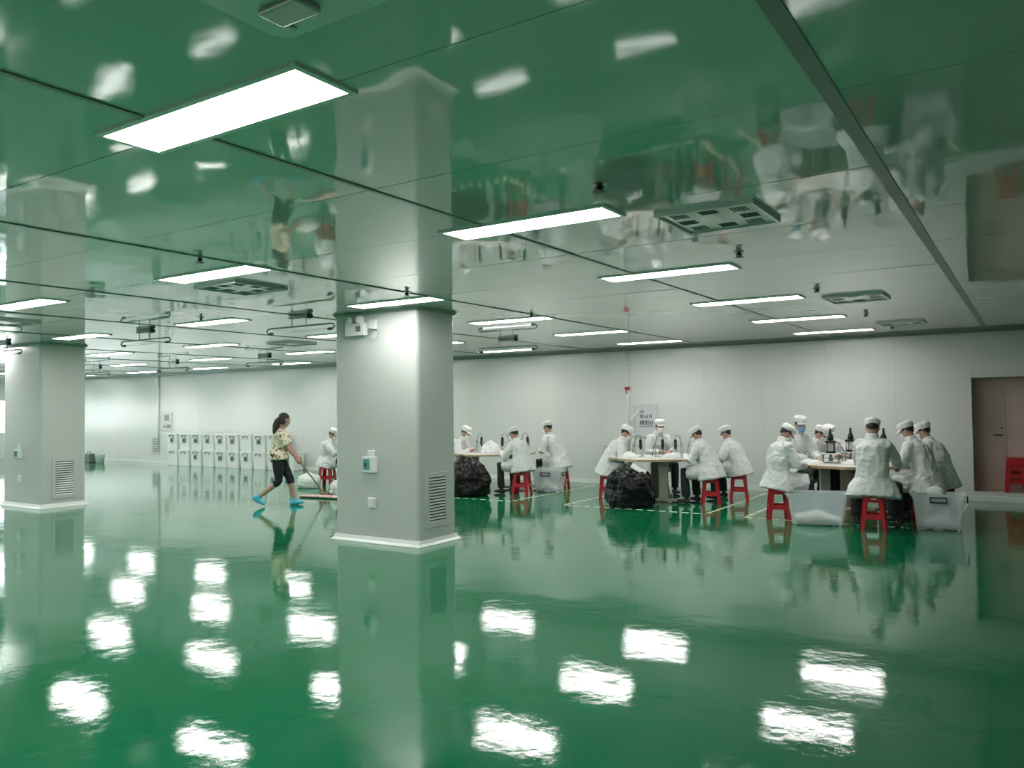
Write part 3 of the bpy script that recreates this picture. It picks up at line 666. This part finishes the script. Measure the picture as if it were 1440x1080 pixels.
def seated(label, hip, head, yaw, mask=M_MWHITE, hyaw=None, hpitch=-.45, hands=None, flare=1., seat=.475, seed=0, spread=.13, hem=.72, kz=.0):
    y = math.radians(yaw); F,Rv,_ = R3(y); base = Vector((hip[0],hip[1],0)); Z = Vector((0,0,1))
    J = {'base':base,'yaw':y,'hyaw':y if hyaw is None else math.radians(hyaw),'hpitch':hpitch,'seat':seat}
    hf,hr,hu = R3(J['hyaw'],hpitch)
    J['head'] = Vector(head)-base; J['pelvis'] = Vector((0,0,seat+.10))
    J['neck'] = J['head']-Z*.155-hf*.055
    J['mid'] = J['pelvis'].lerp(J['neck'],.52)-F*.055
    J['sh'],J['el'],J['wr'],J['hd'],J['hn'],J['hip'],J['kn'],J['an'],J['toe'] = ({} for _ in range(9))
    for s in (-1,1):
        sp = (J['neck']-J['mid']).normalized()
        J['sh'][s] = J['neck']-sp*.075+Rv*s*.165
        tgt = (Vector(hands[0 if s<0 else 1])-base) if hands else F*.42+Rv*s*.10+Z*.80
        e,w = ik(J['sh'][s],tgt,.285,.255,-Z*.8+Rv*s*.7-F*.35)
        J['el'][s],J['wr'][s] = e,w; J['hd'][s] = ((w-e).normalized()+F*.3-Rv*s*.35); J['hn'][s] = -Z+.2*Rv*-s
        J['hip'][s] = Vector((0,0,seat+.085))+Rv*s*.09
        J['kn'][s] = J['hip'][s]+F*.40+Rv*s*(spread-.04)+Z*(-.02+kz)
        J['an'][s] = J['kn'][s]-F*.04+Rv*s*.01; J['an'][s].z = .082
        J['toe'][s] = (F+Rv*s*.25).normalized()
    return figure(J,label,mask=mask,flare=flare,seed=seed,hem=hem)

W = 'white-coated worker in white cap'
seated(W+' seated left of the middle column, facing right', (-13.0,12.5),(-12.85,12.53,1.115),25,seed=1)
stool(-13.0,12.5,.4,'red plastic stool left of the middle column')
seated(W+' facing right, just right of the middle column', (-10.1,13.2),(-9.82,13.3,1.15),15,seed=2)
stool(-10.1,13.2,.2,'red plastic stool hidden behind black bag at middle table')
seated(W+' on red stool leaning left over the middle table', (-8.28,13.02),(-8.5,13.1,1.135),172,seed=3,flare=.95,hem=.8)
stool(-8.28,13.02,.25,'red plastic stool between black bag and clear bin')
seated(W+' behind the clear bin, back turned, facing left', (-8.08,14.15),(-8.38,14.2,1.23),172,seed=4,hpitch=-.3)
stool(-8.08,14.15,.2,'red plastic stool behind the lidded clear bin')
seated(W+' at notice-board table above the black bag', (-6.45,13.05),(-6.16,13.2,1.175),25,seed=5)
stool(-6.45,13.02,.45,'red plastic stool left of big black bag')
seated(W+' facing us before the notice board', (-6.08,14.5),(-5.96,14.28,1.265),310,seed=6,hpitch=-.10,hyaw=318)
stool(-6.08,14.5,.2,'red plastic stool hidden behind notice-board table')
seated(W+' hunched leftward on nearer stool of notice-board table', (-4.58,13.12),(-4.84,13.22,1.15),172,seed=7,hpitch=-.55,hem=.85)
stool(-4.58,13.12,.35,'nearer red plastic stool right of notice-board table')
seated(W+' upright on farther stool of notice-board table', (-4.36,13.95),(-4.62,14.08,1.145),176,seed=8,hpitch=-.35,hem=.85)
stool(-4.36,13.95,.3,'farther red plastic stool right of notice-board table')
seated(W+' bent over lap at left of right-hand table', (-3.14,11.88),(-3.05,12.02,1.225),45,seed=9,hpitch=-.7,hem=.9,hands=((-2.92,12.28,.76),(-2.80,12.10,.76)))
stool(-3.14,11.88,.35,'red plastic stool beside open clear bin')
seated(W+' with bright blue mask at right-hand table', (-3.22,13.2),(-3.09,13.05,1.335),325,M_MBLUE,seed=10,hpitch=-.2,hyaw=312)
stool(-3.22,13.2,.1,'red plastic stool under the worker with blue mask')
seated(W+' with head low beside clear-cylinder press', (-3.12,14.05),(-2.97,13.9,1.155),345,seed=11,hpitch=-.5,hyaw=5)
stool(-3.12,14.05,.2,'red plastic stool behind the worker with blue mask')
seated(W+' with teal mask half hidden at right-hand table', (-2.75,14.55),(-2.93,14.35,1.165),290,M_MTEAL,seed=12,hpitch=-.3,hyaw=300)
stool(-2.75,14.55,.2,'red plastic stool at back of right-hand table')
seated(W+' seen from behind on front red stool', (-1.80,11.45),(-1.81,11.60,1.315),92,seed=13,flare=1.22,spread=.2,hem=.55,hands=((-2.05,11.95,.80),(-1.55,11.95,.80)))
fst = stool(-1.80,11.45,.12,'front red plastic stool with white sticker between two clear bins')
st = MB().prism([(.038*math.cos(q),.012*math.sin(q)) for q in lin(0,2*PI*11/12,12)],0,.002).obj('sticker', M_PAPER, fst, loc=(.01,-.1315,.41)); st.rotation_euler = (PI/2-.09,0,0); st['label'] = 'small white oval sticker'
seated(W+' facing left behind the right clear bin', (-1.27,12.35),(-1.50,12.5,1.255),165,seed=14,hem=.9,hpitch=-.4)
stool(-1.27,12.38,.3,'red plastic stool behind the right clear bin')
seated(W+' farthest right, nearest the door', (-1.12,13.05),(-1.36,13.15,1.23),172,seed=15,hpitch=-.3)
stool(-1.12,13.1,.2,'red plastic stool nearest the door at right-hand table')
# stack of stools on the door step
stool(-.27,WY+.19,.05,'lower red plastic stool stacked before the brown door',DZ0); stool(-.27,WY+.19,.05,'upper red plastic stool stacked before the brown door',DZ0+.10)

# walking woman with mop
def walker():
    y = math.radians(38); F,Rv,_ = R3(y); Z = Vector((0,0,1)); base = Vector((-11.05,9.48,0)); J = {'base':base,'yaw':y,'hyaw':math.radians(66),'hpitch':-.25}
    J['pelvis'] = Z*.86; J['neck'] = Z*1.335+F*.05; J['mid'] = Z*1.08+F*.01; J['head'] = Z*1.49+F*.10
    J['sh'],J['el'],J['wr'],J['hd'],J['hn'],J['hip'],J['kn'],J['an'],J['toe'] = ({} for _ in range(9))
    for s in (-1,1):
        J['sh'][s] = J['neck']-Z*.075+Rv*s*.155
        tgt = F*(.30 if s>0 else .36)+Rv*s*.035+Z*(.83 if s>0 else .76)
        e,w = ik(J['sh'][s],tgt,.27,.235,-F*.8-Z*.2+Rv*s*.4); J['el'][s],J['wr'][s] = e,w
        J['hd'][s] = (F*.5-Z*.75); J['hn'][s] = -Rv*s-F*.3
        J['hip'][s] = Z*.83+Rv*s*.085
    # right leg (near the camera) trails, left leg leads
    J['kn'][1] = Vector(J['hip'][1])+F*.02-Z*.40; J['an'][1] = F*-.33+Rv*.07+Z*.16
    J['kn'][-1] = Vector(J['hip'][-1])+F*.17-Z*.365; J['an'][-1] = F*.25-Rv*.07+Z*.085
    J['toe'][1] = (F*.80-Z*.60).normalized(); J['toe'][-1] = F.copy()
    return J
figure(walker(),'woman in cream floral shirt and black leggings pushing a dust mop',outfit='shirt',seed=20)
# mop
yw = math.radians(38); Fm,Rm,_ = R3(yw); bs = Vector((-11.05,9.48,0))
hand = bs+Fm*.40+Vector((0,0,.72)); topm = bs+Fm*.26+Vector((0,0,.90)); mh = Vector((-11.30,10.80,0))
mh = Vector((-11.25,10.72,0.0))
t = thing('dust_mop','flat dust mop with wooden handle pushed by the woman','mop',mh)
a0 = topm-mh; MB().tube([a0,Vector((0,0,.09))],.013,n=10).obj('handle', M_WOOD, t, smooth=True)
mb = MB(); mb.tube([(-.05,0,.09),(0,0,.115),(.05,0,.09)],.01,n=6).tube([(-.05,0,.09),(-.09,0,.05)],.008,n=6).tube([(.05,0,.09),(.09,0,.05)],.008,n=6).obj('head_clamp', M_WOOD, t)
mb = MB().tube([(-.50,-.12,.022),(-.3,-.07,.024),(0,0,.025),(.3,.02,.024),(.50,.04,.022)],[(.022,.08),(.024,.11),(.025,.12),(.024,.11),(.022,.08)],lat=(0,0,1),n=12)
me = remesh(mb,.009,1,lambda v:.008*noise.noise(v*40)); me.materials.append(M_PINK); link('mop_head',me,t,(0,0,-min(v.co.z for v in me.vertices)))

# ---------------------------------------------------------------- bags
def bag(label, x, y, rx, ry, h, m, seed, name='garbage_bag', cat='bag', lean=(0,0), amp=1):
    mb = MB(); so = Vector((seed*3.1,seed*1.7,0)); R = []
    for z,k in ((0,.88),(.03,.97),(.25,1.0),(.5,1.0),(.68,.95),(.82,.78),(.92,.52),(1.0,.3),(1.06,.2)):
        R.append([Vector((rx*k*math.cos(a)*(1+.12*noise.noise(Vector((math.cos(a)*1.5,math.sin(a)*1.5,z*2))+so))+lean[0]*z, ry*k*math.sin(a)+lean[1]*z, h*z+(.06*h*noise.noise(Vector((math.cos(a)*2,math.sin(a)*2,9))+so) if z>.6 else 0))) for a in lin(0,2*PI*23/24,24)])
    mb.rings(R)
    def dp(c):
        e = min(1,max(.0,c.z/.06)); n1 = noise.noise(c*5+so); n2 = 1-2*abs(noise.noise(Vector((c.x*11,c.y*11,c.z*5))+so)); n3 = 1-2*abs(noise.noise(c*22+so))
        n4 = 1-2*abs(noise.noise(Vector((c.x*4,c.y*4,c.z*15))+so)); return amp*e*(.040*n1+.016*n2+.004*n3+.010*n4)
    me = remesh(mb,.014,2,dp); me.materials.append(m)
    zmin = min(v.co.z for v in me.vertices)
    o = link(name,me,None,(x,y,-zmin)); return tag(o,label,cat)
bag('big black garbage bag full beside the notice-board table', -5.62,12.16,.37,.33,.66,M_BAGB,1,amp=1.2)
bag('black garbage bag right beside the middle column', -9.1,12.32,.46,.36,.66,M_BAGB,2,amp=1.2)
bag('rolled white garbage bag lying by the mop head', -11.28,11.35,.34,.26,.28,M_BAGW,3)
bag('small white garbage bag behind the mop handle', -13.02,11.98,.26,.18,.30,M_BAGW,4)
bag('small black garbage bag under the notice-board table', -5.98,13.25,.30,.26,.52,M_BAGB,6)
mb = MB().hexa([(-.13,-.06,0),(.13,-.06,0),(.13,.06,.03),(-.13,.06,.03)],[(-.13,-.06,.004),(.13,-.06,.004),(.13,.06,.034),(-.13,.06,.034)])
o = tag(mb.obj('paper_scrap',M_PAPER,None,loc=(-5.42,12.05,.62)),'white paper scrap lying on the big black bag','paper'); o.rotation_euler = (.35,.55,.4)

# ---------------------------------------------------------------- clear bins
def bin_box(label, x, y, rz, w, d, h, lid=False, handles=((0,-1),(1,0)), content=True, marks=False):
    t = thing('storage_bin', label, 'bin', (x,y,0), rz); tk = .006; b = .85
    def rg(z,k,i=0): ww,dd = w/2*k-i,d/2*k-i; return [(px*ww/(w/2),py*dd/(d/2),z) for px,py in rrect(w,d,.05,4)]
    m = MB(); m.rings([rg(.012,b-.02),rg(.03,b),rg(h-.05,.975),rg(h-.05,1.0),rg(h,1.02),rg(h,.985),rg(h-.05,.955),rg(.036,b-.03)]); m.obj('body', M_BIN, t)
    MB().rings([rg(h-.028,1.045),rg(h+.004,1.05),rg(h+.004,1.02),rg(h-.028,1.015),],cap=False).obj('rim', M_BIN, t)
    for sx in (-1,1):
        for sy in (-1,1): MB().tube([(sx*w*.36,sy*d*.36-.012,.013),(sx*w*.36,sy*d*.36+.012,.013)],.013,lat=(0,0,1),n=10).obj('wheel', M_WHITEPL, t)
    if lid: MB().rings([rg(h+.004,1.06),rg(h+.03,1.06),rg(h+.045,1.0)]).obj('lid', M_BIN, t)
    for hx,hy in handles:
        q = MB(); X,Y = hx*w/2*1.05,hy*d/2*1.05
        def bar(a0,a1,z0,z1): 
            if hy: q.box(a0,a1,Y-.014 if hy<0 else Y,Y if hy<0 else Y+.014,z0,z1)
            else: q.box(X if hx>0 else X-.014,X+.014 if hx>0 else X,a0,a1,z0,z1)
        bar(-.10,-.085,h-.11,h-.03); bar(.085,.10,h-.11,h-.03); bar(-.085,.085,h-.11,h-.09); bar(-.085,.085,h-.045,h-.03)
        q.obj('handle', M_DARK, t)
    if content:
        c = MB(); c.tube([(-w*.36,0,.07),(-w*.2,0,.085),(0,.02,.11),(w*.2,0,.08),(w*.36,0,.06)],[(.05,d*.3),(.06,d*.34),(.08,d*.34),(.05,d*.34),(.035,d*.3)],lat=(0,0,1),n=12)
        me = remesh(c,.014,2,lambda v:.02*noise.noise(v*9)+.01*noise.noise(v*25)); me.materials.append(M_FAB)
        tag(link('fabric_heap',me,None,(x,y,0)),'white fabric heap inside the '+('open front bin' if marks else 'right clear bin' if not lid else 'lidded clear bin'),'fabric'); bpy.context.view_layer.update()
        COL.objects[-1].rotation_euler = (0,0,rz)
    if marks:
        MB().box(-w/2*.99-.012,-w/2*.99-.008,-.10,.10,h-.12,h-.05).obj('blue_mark', mat('blue_ink',(.08,.10,.35),.5), t)
        MB().box(-w/2*.95-.006,-w/2*.95-.002,-.08,-.02,h-.27,h-.18).obj('red_mark', mat('orange_sticker',(.65,.22,.10),.5), t)
    return t
ra = math.radians(12)
bin_box('open clear plastic bin at front of right-hand table', -2.55,11.62,math.radians(14),.78,.50,.43,handles=((-1,0),),marks=True)
bin_box('clear plastic bin with black clip right of front stool', -1.08,11.92,math.radians(5),.62,.44,.46,handles=((0,-1),(1,0)),content=True)
bin_box('lidded clear bin on floor right of the middle column', -8.02,13.62,math.radians(8),.58,.42,.42,lid=True,handles=((0,-1),(1,0)),content=True)
t = bag('crumpled white bag on top of the right clear bin', -1.10,11.92,.11,.09,.15,M_BAGW,9,'crumpled_bag','bag',amp=.4); t.location.z = .40
# carton under front table, far clutter
t = thing('carton','grey-brown flat carton on floor under right-hand table','box',(-2.1,12.25,0),.3)
MB().box(-.2,.2,-.15,.15,0,.16,.004).obj('body', M_CARD, t); MB().box(-.2,.2,-.02,.02,.16,.162).obj('tape_strip', M_PAPER, t)

# ---------------------------------------------------------------- stacked white bins by the far wall
def make_wbin():
    t = thing('white_bin','','bin'); w,d,h = .565,.42,.50
    def rg(z,k): return [(px*k,py*k,z) for px,py in rrect(w,d,.04,3)]
    MB().rings([rg(.0,.86),rg(.02,.88),rg(h-.06,.97),rg(h-.045,.975)]).obj('body', mat('white_bin_plastic',(.86,.87,.87),.35,var=.03), t)
    MB().rings([rg(h-.05,1.0),rg(h-.02,1.0),rg(h-.004,.96)]).obj('lid', M_WHITEPL, t)
    hd = MB().tube([(-.10,-.212,h-.13),(-.10,-.225,h-.08),(-.07,-.228,h-.065),(.07,-.228,h-.065),(.10,-.225,h-.08),(.10,-.212,h-.13)],.012,n=6).obj('handle', M_SCREEN, t)
    lb = MB().box(-.07,.09,-.211,-.206,h-.29,h-.15).obj('label_sheet', M_SCREEN, t)
    MB().box(-.05,.03,-.214,-.211,h-.25,h-.2).obj('label_print', M_INK, lb)
    return t
wbp = make_wbin(); used = False; LBL = []
nm = ['first','second','third','fourth','fifth','sixth','seventh','eighth','ninth','tenth']
for row,nn,zz in (('bottom',10,0),('top',9,.497)):
    for k in range(nn):
        lab = 'white lidded bin, %s from left in %s row of stack' % (nm[k],row)
        if not used: o = wbp; used = True
        else: o = copy_tree(wbp)
        o.location = (-22.42+.578*k+random.uniform(-.008,.008),15.25+random.uniform(-.015,.015),zz); o.rotation_euler = (0,0,random.uniform(-.03,.03)); o['label'] = lab; o['group'] = 'white bins stacked along the far wall'
        LBL.append((row,k,o))
for row,k,o in LBL:
        if (row,k) in (('top',6),('top',8),('bottom',0),('bottom',1),('bottom',3),('bottom',7)):
            for c in [c for c in bpy.data.objects if c.parent==o and c.name.startswith('label_sheet')]:
                for g in [g for g in bpy.data.objects if g.parent==c]: bpy.data.objects.remove(g)
                bpy.data.objects.remove(c)
t = thing('bucket','small white bucket on floor beside the left column','bucket',(-26.0,14.8,0))
MB().lathe([(.12,0),(.16,.28),(.165,.29),(.15,.29),(.115,.02)], n=16).obj('pail', M_WHITEPL, t, smooth=True)
MB().tube([(-.16,0,.28),(-.12,0,.36),(0,0,.40),(.12,0,.36),(.16,0,.28)],.006,n=6).obj('handle', M_STEEL, t)
t = thing('tool_case','dark case with handle on floor beside the left column','case',(-26.55,14.75,0))
MB().box(-.25,.25,-.15,.15,0,.30,.02).obj('body', M_SCREEN, t); MB().tube([(-.1,0,.30),(-.1,0,.35),(.1,0,.35),(.1,0,.30)],.012,n=6).obj('handle', M_DARK, t)

# ---------------------------------------------------------------- machines and heaps on the tables
TZ = .752
def press(label,x,y,rz=0):
    t = thing('hand_press',label,'machine',(x,y,TZ),rz)
    MB().box(-.13,.13,-.10,.10,0,.014,.004).obj('base_plate', M_STEEL, t)
    for sx in (-1,1):
        for sy in (-1,1): MB().tube([(sx*.11,sy*.08,.014),(sx*.11,sy*.08,.135)],.006,n=6).obj('post', M_SCREEN, t)
    MB().box(-.13,.13,-.10,.10,.135,.150,.003).obj('shelf', M_WHITEPL, t)
    MB().lathe([(.03,.03),(.035,.05),(.02,.10),(.02,.135)],n=10).obj('anvil', M_SCREEN, t)
    MB().lathe([(.078,.150),(.078,.178)],n=16).obj('lower_ring', M_DARK, t)
    MB().lathe([(.066,.178),(.066,.305)],n=16).obj('cylinder', M_CLEAR, t, smooth=True)
    MB().lathe([(.012,.178),(.012,.305)],n=8).obj('piston_rod', M_STEEL, t)
    for a in (.8,2.4,4.0,5.5): MB().tube([(.072*math.cos(a),.072*math.sin(a),.178),(.072*math.cos(a),.072*math.sin(a),.305)],.006,n=6).obj('tie_rod', M_DARK, t)
    MB().lathe([(.084,.305),(.084,.333),(.05,.345)],n=16).obj('top_cap', M_DARK, t)
    MB().lathe([(.045,.345),(.042,.40),(.022,.44),(.016,.50),(.02,.51),(.008,.525)],n=14).obj('knob', M_DARK, t, smooth=True)
    MB().tube([(.07,0,.32),(.12,-.02,.30),(.16,-.03,.23),(.20,-.03,.16),(.26,-.02,.12)],.006,n=6).obj('cable', M_DARK, t)
    return t
press('hand press with clear cylinder at left of right-hand table', -2.62,12.95,.3)
press('hand press with clear cylinder at middle of right-hand table', -2.42,13.45,.5)
press('hand press half hidden behind worker seen from behind', -1.93,13.35,-.4)
def welder(label,x,y,rz,flip=1):
    t = thing('welding_stand',label,'machine',(x,y,TZ),rz)
    MB().box(-.09,.09,-.07,.07,0,.012,.003).obj('base_plate', M_STEEL, t)
    for sx in (-1,1): MB().tube([(sx*.07,.04,.012),(sx*.07,.04,.25)],.007,n=6).obj('post', M_STEEL, t)
    MB().box(-.085,.085,.025,.055,.19,.205).obj('cross_arm', M_STEEL, t)
    MB().tube([(flip*.05,-.02,.13),(flip*.05,-.02,.16),(flip*.05,-.02,.30),(flip*.05,-.02,.31)],[.012,.027,.027,.018],n=12).obj('motor', M_DARK, t)
    MB().tube([(flip*.05,-.02,.02),(flip*.05,-.02,.13)],.006,n=6).obj('horn', M_STEEL, t)
    MB().box(-.085,-.08,-.06,.04,.012,.24).obj('guard', M_CLEAR, t); MB().box(.08,.085,-.06,.04,.012,.24).obj('guard', M_CLEAR, t)
    MB().tube([(flip*.05,-.02,.30),(flip*.05,-.01,.36),(flip*.01,0,.385),(-flip*.04,.01,.36),(-flip*.06,.02,.28),(-flip*.10,.03,.15),(-flip*.13,.05,.01)],.005,n=6).obj('cable', M_DARK, t)
    return t
welder('small welding stand at left end of notice-board table', -5.95,13.25,.2)
welder('small welding stand in middle of notice-board table', -5.58,13.35,.5)
welder('small welding stand with cable right of notice-board table', -5.30,13.5,.7,-1)
welder('small welding stand farthest back on notice-board table', -5.10,13.75,.9)
welder('small welding stand at left of the middle table', -9.5,13.35,.2)
welder('small welding stand behind white heap on middle table', -8.95,13.45,.5,-1)
welder('small welding stand at right rear of middle table', -8.75,13.9,.7)
def heap(label,x,y,rx,ry,h,seed):
    mb = MB(); so = Vector((seed*2.3,seed,0))
    mb.rings([[Vector((rx*k*math.cos(a),ry*k*math.sin(a),h*z)) for a in lin(0,2*PI*17/18,18)] for z,k in ((0,1),(.25,.96),(.6,.75),(.9,.4),(1,.12))])
    me = remesh(mb,.012,1,lambda c:(.0 if c.z<.01 else 1)*(.022*noise.noise(c*9+so)+.012*noise.noise(c*24+so))); me.materials.append(M_FAB)
    zmin = min(v.co.z for v in me.vertices)
    return tag(link('fabric_heap',me,None,(x,y,TZ-zmin)),label,'fabric')
heap('rounded white fabric heap on the middle table', -9.12,13.2,.22,.18,.24,1)
heap('low white fabric heap at left of notice-board table', -6.02,12.98,.20,.16,.10,2)
heap('low white fabric heap at right of notice-board table', -5.25,13.15,.22,.15,.09,3)
heap('low white fabric heap at front of right-hand table', -2.85,12.7,.20,.16,.07,4)
heap('low white fabric heap before front worker on right-hand table', -2.2,12.7,.22,.14,.08,5)
